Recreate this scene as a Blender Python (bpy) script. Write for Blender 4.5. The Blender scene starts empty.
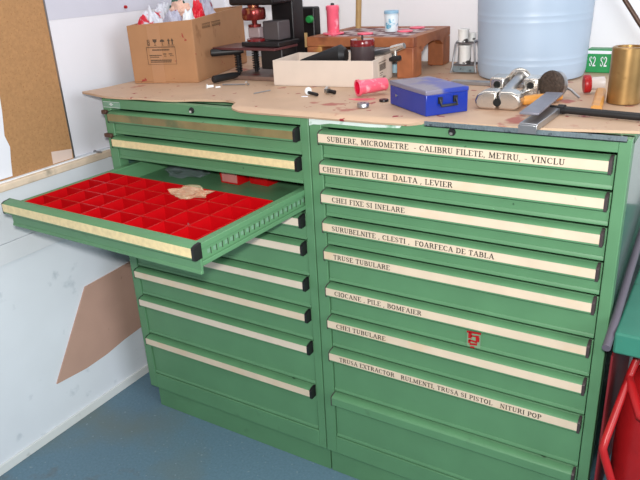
import bpy, bmesh, math, random
from mathutils import Vector, Matrix, noise
random.seed(7)
PI = math.pi
S = bpy.context.scene
C = S.collection

# ------------------------------------------------------------------ camera, world, lights, exposure
cam_data = bpy.data.cameras.new('camera')
cam_data.sensor_width = 36.0
cam_data.lens = 666.1047 * 36.0 / 640.0
cam_data.clip_start = 0.02
cam = bpy.data.objects.new('camera', cam_data)
cam.location = (1.57846, -1.33446, 1.42035)
cam.rotation_euler = (1.1785012, 0.0490117, 0.5451543)
C.objects.link(cam)
S.camera = cam

world = bpy.data.worlds.new('world'); S.world = world
world.use_nodes = True
wb = world.node_tree.nodes['Background']
wb.inputs[0].default_value = (0.90, 0.94, 1.0, 1)
wb.inputs[1].default_value = 0.24

def area(name, loc, target, sx, sy, power, col):
    l = bpy.data.lights.new(name, 'AREA'); l.shape = 'RECTANGLE'; l.size = sx; l.size_y = sy
    l.energy = power; l.color = col
    o = bpy.data.objects.new(name, l); o.location = loc
    o.rotation_euler = (Vector(target) - Vector(loc)).to_track_quat('-Z', 'Y').to_euler()
    C.objects.link(o); return o
area('ceiling_lamp_light', (0.95, 0.05, 2.75), (0.85, 0.25, 0), 1.8, 0.6, 11, (1.0, 0.97, 0.95))
area('window_light', (3.6, -1.0, 1.85), (0.0, -0.1, 0.6), 1.6, 1.3, 46, (0.92, 0.96, 1.0))
area('camera_flash', (1.58, -1.35, 1.50), (0.75, 0.1, 0.85), 0.07, 0.05, 27, (1.0, 0.97, 0.93))

S.view_settings.view_transform = 'Standard'
S.view_settings.look = 'None'
S.view_settings.gamma = 1.0
S.view_settings.use_curve_mapping = False
S.view_settings.exposure = 0.15

# ------------------------------------------------------------------ materials
def lin(c):
    return tuple(((v/255.0)/12.92 if v/255.0 <= 0.04045 else ((v/255.0+0.055)/1.055)**2.4) for v in c)

MATS = {}
def mat(name, rgb, rough=0.5, metal=0.0, vary=0.08, scale=14.0, spots=None, bump=0.0, bscale=60.0,
        alpha=1.0, trans=0.0, spec=0.5, ior=1.45, coat=0.0):
    """spots: list of (rgb, noise scale, threshold, softness)"""
    m = bpy.data.materials.new(name); m.use_nodes = True
    nt = m.node_tree; N = nt.nodes; L = nt.links
    b = N['Principled BSDF']
    tc = N.new('ShaderNodeTexCoord')
    nz = N.new('ShaderNodeTexNoise'); nz.inputs['Scale'].default_value = scale; nz.inputs['Detail'].default_value = 5
    L.new(tc.outputs['Object'], nz.inputs['Vector'])
    base = lin(rgb)
    mx = N.new('ShaderNodeMix'); mx.data_type = 'RGBA'
    mx.inputs['A'].default_value = (*[max(0, v*(1-vary)) for v in base], 1)
    mx.inputs['B'].default_value = (*[min(1, v*(1+vary)) for v in base], 1)
    rp = N.new('ShaderNodeMapRange'); rp.inputs['From Min'].default_value = 0.3; rp.inputs['From Max'].default_value = 0.7
    L.new(nz.outputs['Fac'], rp.inputs['Value']); L.new(rp.outputs['Result'], mx.inputs['Factor'])
    col = mx.outputs['Result']
    for i, (sc, ss, th, so) in enumerate(spots or []):
        n2 = N.new('ShaderNodeTexNoise'); n2.inputs['Scale'].default_value = ss; n2.inputs['Detail'].default_value = 4
        mp = N.new('ShaderNodeMapping'); mp.inputs['Location'].default_value = (i*3.7+1.3, i*2.1, i*5.5)
        L.new(tc.outputs['Object'], mp.inputs['Vector']); L.new(mp.outputs['Vector'], n2.inputs['Vector'])
        r2 = N.new('ShaderNodeMapRange'); r2.inputs['From Min'].default_value = th; r2.inputs['From Max'].default_value = th+so
        L.new(n2.outputs['Fac'], r2.inputs['Value'])
        m2 = N.new('ShaderNodeMix'); m2.data_type = 'RGBA'
        m2.inputs['B'].default_value = (*lin(sc), 1)
        L.new(r2.outputs['Result'], m2.inputs['Factor']); L.new(col, m2.inputs['A']); col = m2.outputs['Result']
    L.new(col, b.inputs['Base Color'])
    b.inputs['Roughness'].default_value = rough
    b.inputs['Metallic'].default_value = metal
    b.inputs['Alpha'].default_value = alpha
    b.inputs['Transmission Weight'].default_value = trans
    b.inputs['Specular IOR Level'].default_value = spec
    b.inputs['IOR'].default_value = ior
    b.inputs['Coat Weight'].default_value = coat
    if bump:
        n3 = N.new('ShaderNodeTexNoise'); n3.inputs['Scale'].default_value = bscale; n3.inputs['Detail'].default_value = 6
        L.new(tc.outputs['Object'], n3.inputs['Vector'])
        bp = N.new('ShaderNodeBump'); bp.inputs['Strength'].default_value = bump; bp.inputs['Distance'].default_value = 0.004
        L.new(n3.outputs['Fac'], bp.inputs['Height']); L.new(bp.outputs['Normal'], b.inputs['Normal'])
    MATS[name] = m
    return m

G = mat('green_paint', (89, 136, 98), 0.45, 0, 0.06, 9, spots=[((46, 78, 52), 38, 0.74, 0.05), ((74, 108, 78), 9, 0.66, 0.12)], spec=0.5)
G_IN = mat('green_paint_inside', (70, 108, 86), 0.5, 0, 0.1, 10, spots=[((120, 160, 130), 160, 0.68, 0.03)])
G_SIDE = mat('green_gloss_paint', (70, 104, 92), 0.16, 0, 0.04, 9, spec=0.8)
CREAM = mat('aged_label_paper', (214, 197, 174), 0.45, 0, 0.05, 16, spots=[((214, 186, 150), 11, 0.58, 0.22), ((170, 112, 84), 34, 0.73, 0.06)])
CREAM2 = mat('squared_label_paper', (226, 208, 160), 0.5, 0, 0.10, 90, spots=[((160, 128, 80), 20, 0.68, 0.08)])
WHITEL = mat('white_label_paper', (216, 202, 184), 0.45, 0, 0.05, 18, spots=[((168, 140, 110), 22, 0.64, 0.1)])
DIRTYL = mat('dirty_empty_label_holder', (128, 116, 78), 0.45, 0, 0.15, 24, spots=[((96, 104, 70), 12, 0.55, 0.1)])
BLACK = mat('black_plastic', (26, 26, 28), 0.45, 0, 0.2, 20)
BLACKM = mat('black_metal', (32, 30, 32), 0.38, 0.3, 0.25, 20, spots=[((70, 40, 42), 26, 0.68, 0.1)])
CAPM = mat('dull_brown_cap', (64, 54, 56), 0.5, 0, 0.1, 20)
INK = mat('dark_ink', (44, 40, 36), 0.7)
DARK = mat('dark_hole', (8, 10, 9), 0.8)
FLOORM = mat('blue_floor_covering', (98, 128, 146), 0.55, 0, 0.10, 130, spots=[((108, 122, 122), 2.6, 0.50, 0.22), ((140, 158, 166), 90, 0.66, 0.06), ((104, 96, 86), 4.5, 0.62, 0.14)], bump=0.15, bscale=180)
WALLM = mat('white_wall_paint', (240, 240, 244), 0.7, 0, 0.02, 4, bump=0.04, bscale=120)
WALLL = mat('off_white_wall_paint', (222, 222, 229), 0.7, 0, 0.02, 4, bump=0.04, bscale=120)
WALLB = mat('daylight_tinted_white_paint', (226, 232, 240), 0.6, 0, 0.03, 5, spots=[((188, 198, 208), 12, 0.64, 0.12)])  # white paint with a bluish daylight tint put into its colour
DADO = mat('white_board_paint', (222, 226, 232), 0.6, 0, 0.03, 10, spots=[((206, 200, 190), 20, 0.68, 0.06)])
BASEB = mat('baseboard_paint', (222, 226, 226), 0.5, 0, 0.03, 10, spots=[((190, 194, 192), 14, 0.62, 0.1)])
PINE = mat('pine_strip_wood', (218, 198, 176), 0.6, 0, 0.10, 22, spots=[((160, 148, 130), 12, 0.62, 0.1)])
SHEET = mat('tan_vinyl_sheet', (196, 166, 140), 0.55, 0, 0.05, 12, spots=[((182, 146, 120), 4, 0.58, 0.1), ((168, 96, 84), 9, 0.645, 0.05), ((150, 44, 52), 34, 0.665, 0.03)])
STEEL = mat('steel', (170, 172, 176), 0.32, 0.9, 0.08, 40, spots=[((110, 104, 98), 40, 0.68, 0.1)])
CHROME = mat('worn_chrome', (212, 206, 198), 0.24, 0.9, 0.06, 50, spots=[((120, 104, 90), 50, 0.68, 0.08)])
GALV = mat('galvanised_plate', (118, 132, 138), 0.45, 0.6, 0.15, 80, spots=[((70, 80, 86), 60, 0.6, 0.08)])
CARD = mat('brown_cardboard', (168, 124, 88), 0.75, 0, 0.06, 14, spots=[((146, 104, 70), 12, 0.66, 0.06), ((150, 56, 50), 34, 0.69, 0.03)])
CORK = mat('brown_hardboard', (170, 128, 86), 0.75, 0, 0.10, 110, spots=[((150, 108, 66), 170, 0.6, 0.1)], bump=0.12, bscale=140)
PANEL = mat('pinkish_hardboard', (190, 154, 138), 0.65, 0, 0.05, 9, spots=[((150, 116, 100), 20, 0.70, 0.05)])
PAPER = mat('white_paper', (226, 228, 236), 0.6, 0, 0.02, 8)
GPAPER = mat('lilac_grey_paper', (198, 199, 212), 0.6, 0, 0.02, 10)
REDP = mat('red_plastic', (178, 5, 14), 0.32, 0, 0.06, 20, spec=0.45)
REDD = mat('red_paint', (166, 24, 28), 0.38, 0, 0.12, 14, spots=[((110, 24, 26), 12, 0.62, 0.1), ((200, 150, 150), 70, 0.76, 0.02)])
WOOD = mat('worn_brown_wood', (150, 90, 56), 0.5, 0, 0.18, 30, spots=[((110, 50, 34), 10, 0.56, 0.14), ((178, 130, 70), 16, 0.64, 0.08)])
WOODL = mat('orange_wood', (204, 142, 66), 0.4, 0, 0.12, 40, spots=[((150, 92, 40), 30, 0.66, 0.08)])
DOWEL = mat('pale_dowel_wood', (176, 144, 96), 0.55, 0, 0.1, 30)
TILER = mat('dull_red_square', (92, 30, 36), 0.5, 0, 0.2, 40)
TILEB = mat('pale_grey_square', (176, 160, 160), 0.5, 0, 0.2, 40)
CARDW = mat('cream_cardboard', (206, 192, 180), 0.65, 0, 0.03, 20)
BLUEM = mat('blue_enamel', (14, 44, 142), 0.25, 0, 0.08, 12, spec=0.6)
BLUET = mat('worn_blue_lid', (34, 56, 150), 0.3, 0, 0.1, 12, spots=[((120, 116, 134), 9, 0.47, 0.08)], spec=0.6)
BUCKET = mat('pale_blue_plastic', (166, 184, 204), 0.4, 0, 0.02, 8)
BRASS = mat('old_brass', (160, 128, 82), 0.36, 0.75, 0.12, 30, spots=[((116, 84, 44), 24, 0.62, 0.12)])
PINKP = mat('pink_translucent_plastic', (232, 96, 120), 0.3, 0, 0.1, 30, spots=[((244, 190, 200), 26, 0.56, 0.12), ((210, 30, 60), 20, 0.66, 0.08)])
REDLIQ = mat('red_paste', (206, 24, 58), 0.25, 0, 0.1, 30)
MAROON = mat('maroon_lacquer', (110, 22, 26), 0.2, 0, 0.12, 20, coat=0.4)
COPPERR = mat('red_stained_copper', (112, 36, 34), 0.25, 0.6, 0.3, 40, spots=[((160, 104, 70), 40, 0.58, 0.1)])
DBROWN = mat('dark_brown_plastic', (66, 54, 56), 0.3, 0, 0.1, 20)
GREYM = mat('grey_machine_paint', (76, 70, 72), 0.5, 0.1, 0.12, 20, spots=[((130, 60, 64), 18, 0.68, 0.06)])
BASEP = mat('stained_base_wood', (120, 96, 86), 0.5, 0, 0.15, 16, spots=[((120, 30, 36), 16, 0.58, 0.1)])
WHITEP = mat('white_plastic', (226, 230, 232), 0.35, 0, 0.04, 20, spots=[((90, 130, 140), 70, 0.68, 0.05)])
WHITEB = mat('white_plastic_blue_stain', (214, 226, 232), 0.35, 0, 0.03, 20, spots=[((88, 164, 196), 30, 0.57, 0.06)])
CANW = mat('paint_splashed_white_tin', (230, 230, 228), 0.4, 0, 0.04, 20, spots=[((70, 66, 66), 42, 0.60, 0.05)])
GREENB = mat('green_printed_card', (34, 140, 78), 0.4, 0, 0.06, 20)
GBTN = mat('green_button_plastic', (40, 140, 70), 0.3)
YPLATE = mat('yellowed_plate', (206, 172, 120), 0.5, 0, 0.08, 40)
CLEAR = mat('clear_polythene', (226, 206, 170), 0.12, 0, 0.05, 40, alpha=0.30, spec=0.8)
CLEARW = mat('clear_grey_polythene', (150, 160, 170), 0.10, 0, 0.05, 40, alpha=0.22, spec=0.9)
BRISTLE = mat('dark_wire_bristle', (70, 58, 50), 0.6, 0.3, 0.4, 160, bump=0.8, bscale=260)
BENCHG = mat('blue_green_machine_paint', (54, 122, 104), 0.45, 0, 0.08, 14, spots=[((38, 84, 62), 22, 0.64, 0.08), ((190, 140, 80), 24, 0.735, 0.02)])
PIPE = mat('grey_plastic_pipe', (92, 86, 98), 0.4, 0, 0.08, 14)
NAMEP = mat('nameplate_grey_green', (122, 160, 138), 0.35, 0.2, 0.08, 40)
NAMEL = mat('nameplate_pale_print', (206, 216, 212), 0.4)
STICK = mat('torn_sticker_film', (120, 150, 120), 0.35, 0, 0.1, 60)
PALEP = mat('pale_mottled_patch', (206, 220, 216), 0.25, 0, 0.08, 18, spots=[((120, 168, 136), 24, 0.54, 0.1)])
BAG_W = mat('white_carrier_bag', (206, 208, 218), 0.35, 0, 0.04, 14, spots=[((200, 36, 56), 16, 0.53, 0.04)])
BAG_L = mat('lilac_carrier_bag', (176, 176, 194), 0.4, 0, 0.05, 14, spots=[((140, 34, 60), 26, 0.60, 0.04)])
BAG_G = mat('dark_green_bag', (28, 78, 62), 0.35, 0, 0.15, 20)
BAG_R = mat('red_bag', (206, 30, 48), 0.3, 0, 0.1, 14, spots=[((232, 180, 186), 16, 0.62, 0.06)])
BAG_P = mat('peach_cloth', (218, 178, 160), 0.6, 0, 0.08, 20, spots=[((130, 40, 50), 24, 0.68, 0.06)])
BAG_WW = mat('plain_white_bag', (222, 226, 232), 0.35, 0, 0.03, 14)

# ------------------------------------------------------------------ mesh helpers
class MB:
    def __init__(s): s.bm = bmesh.new()
    def face(s, vs):
        try: return s.bm.faces.new(vs)
        except ValueError: return None
    def hexa(s, P):
        v = [s.bm.verts.new(p) for p in P]
        for f in ((3,2,1,0),(4,5,6,7),(0,1,5,4),(1,2,6,5),(2,3,7,6),(3,0,4,7)): s.face([v[i] for i in f])
        return s
    def box(s, x0, x1, y0, y1, z0, z1, M=None):
        P = [Vector(p) for p in ((x0,y0,z0),(x1,y0,z0),(x1,y1,z0),(x0,y1,z0),(x0,y0,z1),(x1,y0,z1),(x1,y1,z1),(x0,y1,z1))]
        if M is not None: P = [M @ p for p in P]
        return s.hexa(P)
    def ring(s, c, u, v, r, n, r2=None):
        r2 = r if r2 is None else r2
        return [s.bm.verts.new(c + u*(r*math.cos(2*PI*i/n)) + v*(r2*math.sin(2*PI*i/n))) for i in range(n)]
    def tube(s, pts, rad, n=12, cap=True, up=None):
        pts = [Vector(p) for p in pts]
        rads = rad if isinstance(rad, (list, tuple)) else [rad]*len(pts)
        rings = []; u = None
        for i, p in enumerate(pts):
            t = (pts[min(i+1, len(pts)-1)] - pts[max(i-1, 0)]).normalized()
            if u is None:
                a = Vector((0,0,1)) if abs(t.z) < 0.9 else Vector((1,0,0))
                u = t.cross(a).normalized()
            else: u = (u - t*u.dot(t)).normalized()
            v = t.cross(u)
            rings.append(s.ring(p, u, v, rads[i], n))
        for a, b in zip(rings, rings[1:]):
            for i in range(n): s.face([a[i], a[(i+1)%n], b[(i+1)%n], b[i]])
        if cap:
            s.face(rings[0][::-1]); s.face(rings[-1])
        return s
    def lathe(s, prof, c=(0,0,0), n=28, M=None):
        """prof: list of (r, z) along local z"""
        c = Vector(c); rings = []
        for r, z in prof:
            if r < 1e-6:
                p = Vector((0,0,z)); rings.append([s.bm.verts.new(c + (M @ p if M is not None else p))]); continue
            ps = [Vector((r*math.cos(2*PI*i/n), r*math.sin(2*PI*i/n), z)) for i in range(n)]
            rings.append([s.bm.verts.new(c + (M @ p if M is not None else p)) for p in ps])
        for a, b in zip(rings, rings[1:]):
            for i in range(n):
                j = (i+1) % n
                if len(a) == 1 and len(b) == 1: continue
                if len(a) == 1: s.face([a[0], b[j], b[i]])
                elif len(b) == 1: s.face([a[i], a[j], b[0]])
                else: s.face([a[i], a[j], b[j], b[i]])
        return s
    def prism(s, poly, f0, f1):
        """poly: list of 2-D points; f0, f1 map a 2-D point to the two end caps"""
        a = [s.bm.verts.new(f0(*p)) for p in poly]; b = [s.bm.verts.new(f1(*p)) for p in poly]
        n = len(poly)
        s.face(a[::-1]); s.face(b)
        for i in range(n): s.face([a[i], a[(i+1)%n], b[(i+1)%n], b[i]])
        return s
    def build(s, name, m, parent=None, bevel=0.0, smooth=True, seg=2, loc=None, rot=None, angle=38):
        bm = s.bm
        bmesh.ops.recalc_face_normals(bm, faces=bm.faces[:])
        if smooth:
            for f in bm.faces: f.smooth = True
            for e in bm.edges:
                if len(e.link_faces) != 2 or e.calc_face_angle(0) > math.radians(angle): e.smooth = False
        me = bpy.data.meshes.new(name); bm.to_mesh(me); bm.free()
        me.materials.append(m)
        o = bpy.data.objects.new(name, me); C.objects.link(o)
        if parent is not None: o.parent = parent
        if loc is not None: o.location = loc
        if rot is not None: o.rotation_euler = rot
        if bevel:
            md = o.modifiers.new('bevel', 'BEVEL'); md.width = bevel; md.segments = seg; md.limit_method = 'ANGLE'; md.angle_limit = math.radians(40)
            md.harden_normals = False
        return o

def tag(o, label=None, cat=None, group=None, kind=None):
    if label: o['label'] = label
    if cat: o['category'] = cat
    if group: o['group'] = group
    if kind: o['kind'] = kind
    return o

def thing(name, label, cat, loc=(0,0,0), rz=0.0, group=None, rot=None):
    o = bpy.data.objects.new(name, None); C.objects.link(o)
    o.empty_display_size = 0.05
    o.location = loc; o.rotation_euler = rot if rot else (0,0,rz)
    return tag(o, label, cat, group)

def struct(name, mb, m, **k):
    return tag(mb.build(name, m, smooth=False, **k), kind='structure')

# serif capitals as strokes: (thick?, points) on a unit-high grid
TK, TN = 0.16, 0.085
def _stem(x): return [(TK, [(x,0),(x,1)]), (TN, [(x-.15,.03),(x+.15,.03)]), (TN, [(x-.15,.97),(x+.15,.97)])]
GL = {
 'A': (.78, [(TN,[(.10,0),(.38,1)]),(TK,[(.38,1),(.68,0)]),(TN,[(.2,.34),(.58,.34)]),(TN,[(0,.03),(.22,.03)]),(TN,[(.54,.03),(.8,.03)])]),
 'B': (.72, _stem(.17)+[(TN,[(.17,.97),(.42,.97)]),(TK,[(.42,.97),(.55,.86),(.55,.66),(.42,.54)]),(TN,[(.17,.53),(.46,.53)]),(TK,[(.44,.53),(.62,.4),(.62,.15),(.44,.03)]),(TN,[(.17,.03),(.46,.03)])]),
 'C': (.74, [(TN,[(.64,.70),(.62,.9),(.4,.99),(.2,.86)]),(TK,[(.22,.88),(.1,.66),(.1,.34),(.22,.12)]),(TN,[(.2,.14),(.4,.02),(.58,.08),(.66,.24)])]),
 'D': (.78, _stem(.17)+[(TN,[(.17,.97),(.44,.97)]),(TK,[(.42,.97),(.64,.8),(.68,.5),(.64,.2),(.42,.03)]),(TN,[(.17,.03),(.44,.03)])]),
 'E': (.68, _stem(.17)+[(TN,[(.17,.97),(.58,.97),(.6,.78)]),(TN,[(.17,.52),(.46,.52)]),(TN,[(.17,.03),(.6,.03),(.63,.24)])]),
 'F': (.64, _stem(.17)+[(TN,[(.17,.97),(.58,.97),(.6,.78)]),(TN,[(.17,.52),(.46,.52)])]),
 'H': (.84, _stem(.17)+_stem(.65)+[(TN,[(.17,.52),(.65,.52)])]),
 'I': (.36, _stem(.17)),
 'L': (.66, _stem(.17)+[(TN,[(.17,.03),(.58,.03),(.61,.26)])]),
 'M': (1.0, [(TN,[(.14,0),(.14,1)]),(TK,[(.16,1),(.48,.08)]),(TN,[(.48,.08),(.8,1)]),(TK,[(.82,1),(.82,0)]),(TN,[(0,.03),(.28,.03)]),(TN,[(.68,.03),(.98,.03)])]),
 'N': (.82, [(TN,[(.14,0),(.14,1)]),(TK,[(.14,1),(.66,.02)]),(TN,[(.66,0),(.66,1)]),(TN,[(0,.03),(.28,.03)]),(TN,[(.52,.97),(.8,.97)])]),
 'O': (.80, [(TK,[(.28,.95),(.1,.7),(.1,.3),(.28,.05)]),(TN,[(.28,.97),(.48,.97)]),(TN,[(.28,.03),(.48,.03)]),(TK,[(.48,.95),(.66,.7),(.66,.3),(.48,.05)])]),
 'P': (.66, _stem(.17)+[(TN,[(.17,.97),(.42,.97)]),(TK,[(.42,.97),(.57,.84),(.57,.62),(.42,.48)]),(TN,[(.17,.47),(.42,.47)])]),
 'R': (.78, _stem(.17)+[(TN,[(.17,.97),(.42,.97)]),(TK,[(.42,.97),(.56,.86),(.56,.64),(.42,.52)]),(TN,[(.17,.51),(.42,.51)]),(TK,[(.42,.51),(.68,.02)])]),
 'S': (.62, [(TN,[(.5,.76),(.46,.92),(.28,.98),(.12,.86)]),(TK,[(.1,.86),(.14,.62),(.44,.42),(.5,.2)]),(TN,[(.5,.2),(.34,.02),(.14,.08),(.07,.28)])]),
 'T': (.70, _stem(.34)[:2]+[(TN,[(.05,.76),(.07,.97),(.61,.97),(.63,.76)])]),
 'U': (.80, [(TK,[(.17,1),(.17,.25),(.3,.06)]),(TN,[(.3,.05),(.48,.05),(.62,.25),(.62,1)]),(TN,[(.02,.97),(.32,.97)]),(TN,[(.5,.97),(.76,.97)])]),
 'V': (.76, [(TK,[(.1,1),(.38,.02)]),(TN,[(.38,.02),(.66,1)]),(TN,[(0,.97),(.26,.97)]),(TN,[(.54,.97),(.78,.97)])]),
 'X': (.76, [(TK,[(.1,1),(.66,0)]),(TN,[(.1,0),(.66,1)]),(TN,[(0,.97),(.26,.97)]),(TN,[(.5,.97),(.76,.97)]),(TN,[(0,.03),(.24,.03)]),(TN,[(.5,.03),(.76,.03)])]),
 '2': (.62, [(TN,[(.08,.74),(.14,.94),(.32,.99)]),(TK,[(.32,.96),(.48,.8),(.42,.5),(.1,.08)]),(TK,[(.06,.06),(.54,.06)])]),
 ',': (.26, [(.13,[(.12,.1),(.06,-.14)])]),
 '-': (.44, [(.10,[(.04,.38),(.34,.38)])]),
 ' ': (.34, []),
}
def text_mb(txt, width, height, f, mb=None, bold=1.0):
    """f(u, v) maps text-plane metres to a 3-D point"""
    mb = mb or MB()
    tot = sum(GL[c][0]+.06 for c in txt)
    kx = width/tot; x = 0.0
    for c in txt:
        w, st = GL[c]
        for th, pts in st:
            for (ax, ay), (bx, by) in zip(pts, pts[1:]):
                ax_, bx_ = (x+ax)*kx, (x+bx)*kx; ay_, by_ = ay*height, by*height
                dx, dy = bx_-ax_, by_-ay_; l = math.hypot(dx, dy) or 1e-9
                h = th*bold*0.5*(kx if abs(dy) > abs(dx) else height)
                nx, ny = -dy/l*h, dx/l*h
                ex, ey = dx/l*h*.3, dy/l*h*.3
                mb.face([mb.bm.verts.new(f(*p)) for p in ((ax_+nx-ex, ay_+ny-ey),(ax_-nx-ex, ay_-ny-ey),(bx_-nx+ex, by_-ny+ey),(bx_+nx+ex, by_+ny+ey))])
        x += w+.06
    return mb

# ------------------------------------------------------------------ the setting
WB = 0.87        # back wall
struct('floor', MB().box(-0.6, 4.0, -4.0, 1.1, -0.06, 0.0), FLOORM)
struct('wall_back', MB().box(-0.6, 4.0, WB, WB+0.1, 0.0, 2.8), WALLM)
struct('wall_left', MB().box(-0.34, -0.208, -4.0, WB, 0.87, 2.8), WALLL)
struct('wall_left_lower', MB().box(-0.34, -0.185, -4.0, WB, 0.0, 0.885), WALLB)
m = MB().box(-0.188, -0.1795, -4.0, WB, 0.6465, 0.7065)
m.box(-0.188, -0.180, -4.0, WB, 0.7085, 0.860)
struct('trim_1', m, DADO, bevel=0.001)
struct('trim_2', MB().box(-0.209, -0.171, -4.0, WB, 0.859, 0.8815), PINE, bevel=0.004)
struct('baseboard_left', MB().box(-0.186, -0.1775, -4.0, WB, 0.0, 0.032), BASEB, bevel=0.002)

# ------------------------------------------------------------------ the two drawer cabinets
W = 0.717; H = 1.0905
DEPTH = 0.72
TOPS = [1.0585, 0.9835, 0.9085, 0.8325, 0.7555, 0.6515, 0.5550, 0.4535, 0.3080]
OX0, OX1 = 0.034, 0.692       # drawer opening
def rail_profile(zt, big=True):
    return [(0.004, zt-0.0015), (-0.010, zt-0.0030), (-0.0170, zt-0.0062), (-0.0190, zt-0.0085), (-0.0190, zt-0.0325), (-0.0150, zt-0.0345), (0.004, zt-0.0345)]

def cabinet(x0, label, strips, texts, open_i=None, bare=()):
    t = thing('drawer_cabinet', label, 'cabinet', (x0, 0, 0))
    e = 0.0015
    # carcass: back, top, bottom, front frame
    b = MB()
    b.box(e, W-e, DEPTH-0.015, DEPTH, 0.0925, H)
    b.box(e, W-e, 0.02, DEPTH-0.015, H-0.015, H)
    b.box(e, W-e, 0.02, DEPTH-0.015, 0.0925, 0.120)
    b.box(e, OX0, 0.0, 0.035, 0.0925, H); b.box(OX1, W-e, 0.0, 0.035, 0.0925, H)
    b.box(OX0, OX1, 0.0, 0.035, 0.0925, 0.1505); b.box(OX0, OX1, 0.0, 0.035, 1.063, H)
    b.build('carcass', G, t, bevel=0.0015)
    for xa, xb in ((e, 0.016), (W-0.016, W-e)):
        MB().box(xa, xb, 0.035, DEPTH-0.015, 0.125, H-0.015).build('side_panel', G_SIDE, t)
    MB().box(0.012 if x0 == 0 else e, W-0.003, 0.0215, DEPTH, 0.0, 0.0925).build('plinth', G, t, bevel=0.001)
    lk = MB().lathe([(0, 0.0015), (0.0075, 0.0015), (0.0085, -0.001), (0.0085, -0.004), (0.006, -0.0045), (0.006, -0.001), (0, -0.001)], n=20, M=Matrix.Rotation(-PI/2, 3, 'X').inverted())
    lx = 0.348 if x0 == 0 else 0.362
    lo = lk.build('lock', BLACK, t, loc=(lx, -0.002, 1.0768)); lo['label'] = 'small dark round key lock'
    MB().box(-0.003, 0.0035, -0.0052, -0.0044, -0.005, 0.0005).build('lock_tongue', CHROME, lo)
    for i, zt in enumerate(TOPS):
        zb = (TOPS[i+1]+(0.001 if i == open_i else 0.0045)) if i+1 < len(TOPS) else 0.1545
        op = (i == open_i)
        px = 0.686
        sh = -px if op else 0.0
        d = MB()
        a, c = OX0+0.002+sh, OX1-0.002+sh
        d.box(a, c, 0.004, 0.010, zb, zt-0.0015)
        # turned-out lip along the lower edge of the front
        d.prism([(0.004, zb+0.010), (0.0012, zb+0.004), (0.0012, zb), (0.006, zb)], lambda y, z: (a, y, z), lambda y, z: (c, y, z))
        if op:
            z0 = 0.847
            sl, sr = 0.050+sh, 0.676+sh
            d.box(sl, sr, 0.009, 0.62, z0, z0+0.003)                       # bottom
            d.box(sl, sr, 0.610, 0.622, z0, 0.885)
            for s0, s1 in ((sl, sl+0.012), (sr-0.012, sr)):
                d.box(s0, s1, 0.009, 0.62, z0, 0.893)
            d.box(sl-0.002, sl+0.016, 0.009, 0.62, 0.889, 0.8955)
            d.box(sr-0.016, sr+0.005, 0.009, 0.62, 0.883, 0.8965)
            d.box(sr-0.002, sr+0.007, 0.009, 0.62, z0-0.001, z0+0.009)
        else:
            d.box(a+0.014, c-0.012, 0.009, 0.60, zb+0.004, zt-0.020)
        dr = d.build('drawer', G, t, bevel=0.0012)
        if op:
            dr.location = (px, -0.404, 0.0); dr.rotation_euler = (0, 0, math.radians(-1.6)); dr['label'] = 'drawer pulled far out'
        hp = rail_profile(zt)
        ha, hc = 0.036+sh+(0.007 if op else 0), (0.691 if op else 0.682)+sh
        MB().prism(hp, lambda y, z: (ha, y, z), lambda y, z: (hc, y, z)).build('handle_rail', G, dr, bevel=0.0012)
        ec = MB()
        hq = [(y-0.0008 if y < 0 else y, z+(0.0008 if z > zt-0.01 else -0.0008)) for y, z in hp]
        capw = 0.006 if x0 == 0 else 0.005
        for xa, xb in ((hc-0.001, hc+capw), (ha-0.0015, ha+0.001)):
            eo = MB().prism(hq, lambda y, z, xa=xa: (xa, y, z), lambda y, z, xb=xb: (xb, y, z)).build('end_cap', BLACK if x0 == 0 else CAPM, dr)
            eo['label'] = 'black plastic end cap' if x0 == 0 else 'dull brown end cap'
        if strips[i] is not None:
            lm = strips[i]
            lo_, hi_ = zt-0.0280, zt-0.0078
            if lm is not G:
                so = MB().box(ha+0.001, hc-0.001, -0.0201, -0.0185, lo_, hi_).build('label_strip', lm, dr)
                so['label'] = 'paper label strip in the drawer handle' if lm is not DIRTYL else 'dirty brownish label strip'
        if texts and texts[i]:
            txt, xa, xb, hgt = texts[i]
            text_mb(txt, xb-xa, hgt, lambda u, v, xa=xa, zt=zt: (xa+u+sh, -0.0204, zt-0.0280+(0.0202-hgt)/2+v)).build('lettering', INK, dr, smooth=False)
        if op:
            sl_ = MB()
            for k in range(30):
                y = 0.04+k*0.0188
                sl_.box(sr-0.001, sr+0.0006, y+0.001, y+0.009, 0.8650, 0.8740)
            sl_.build('slot_strip', mat('pale_green_strip',(112,150,126),.5,0,.08,30), dr)['label'] = 'row of small slots along the drawer side'
            tk = MB()
            for k in range(30):
                y = 0.0515+k*0.0188
                tk.box(sr-0.001, sr+0.0010, y, y+0.0013, 0.861, 0.876)
            tk.build('slot_marks', INK, dr)
    return t

LS = [DIRTYL, CREAM2, CREAM2, WHITEL, WHITEL, WHITEL, CREAM, WHITEL, CREAM]
cab_l = cabinet(0.0, 'left green steel drawer cabinet, third drawer pulled open showing red bins', LS, None, open_i=2)
RS = [CREAM]*8 + [None]
RT = [('SUBLERE, MICROMETRE  - CALIBRU FILETE, METRU, - VINCLU', 0.779-W, 1.320-W, 0.0122),
      ('CHEIE FILTRU ULEI  DALTA , LEVIER', 0.763-W, 1.092-W, 0.0122),
      ('CHEI FIXE SI INELARE', 0.785-W, 0.979-W, 0.0122),
      ('SURUBELNITE , CLESTI ,  FOARFECA DE TABLA', 0.781-W, 1.191-W, 0.0122),
      ('TRUSE TUBULARE', 0.782-W, 0.940-W, 0.0122),
      ('CIOCANE , PILE , BOMFAIER', 0.780-W, 1.023-W, 0.0122),
      ('CHEI TUBULARE', 0.781-W, 0.926-W, 0.0122),
      ('TRUSA EXTRACTOR   RULMENTI, TRUSA SI PISTOL   NITURI POP', 0.786-W, 1.321-W, 0.0122), None]
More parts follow.
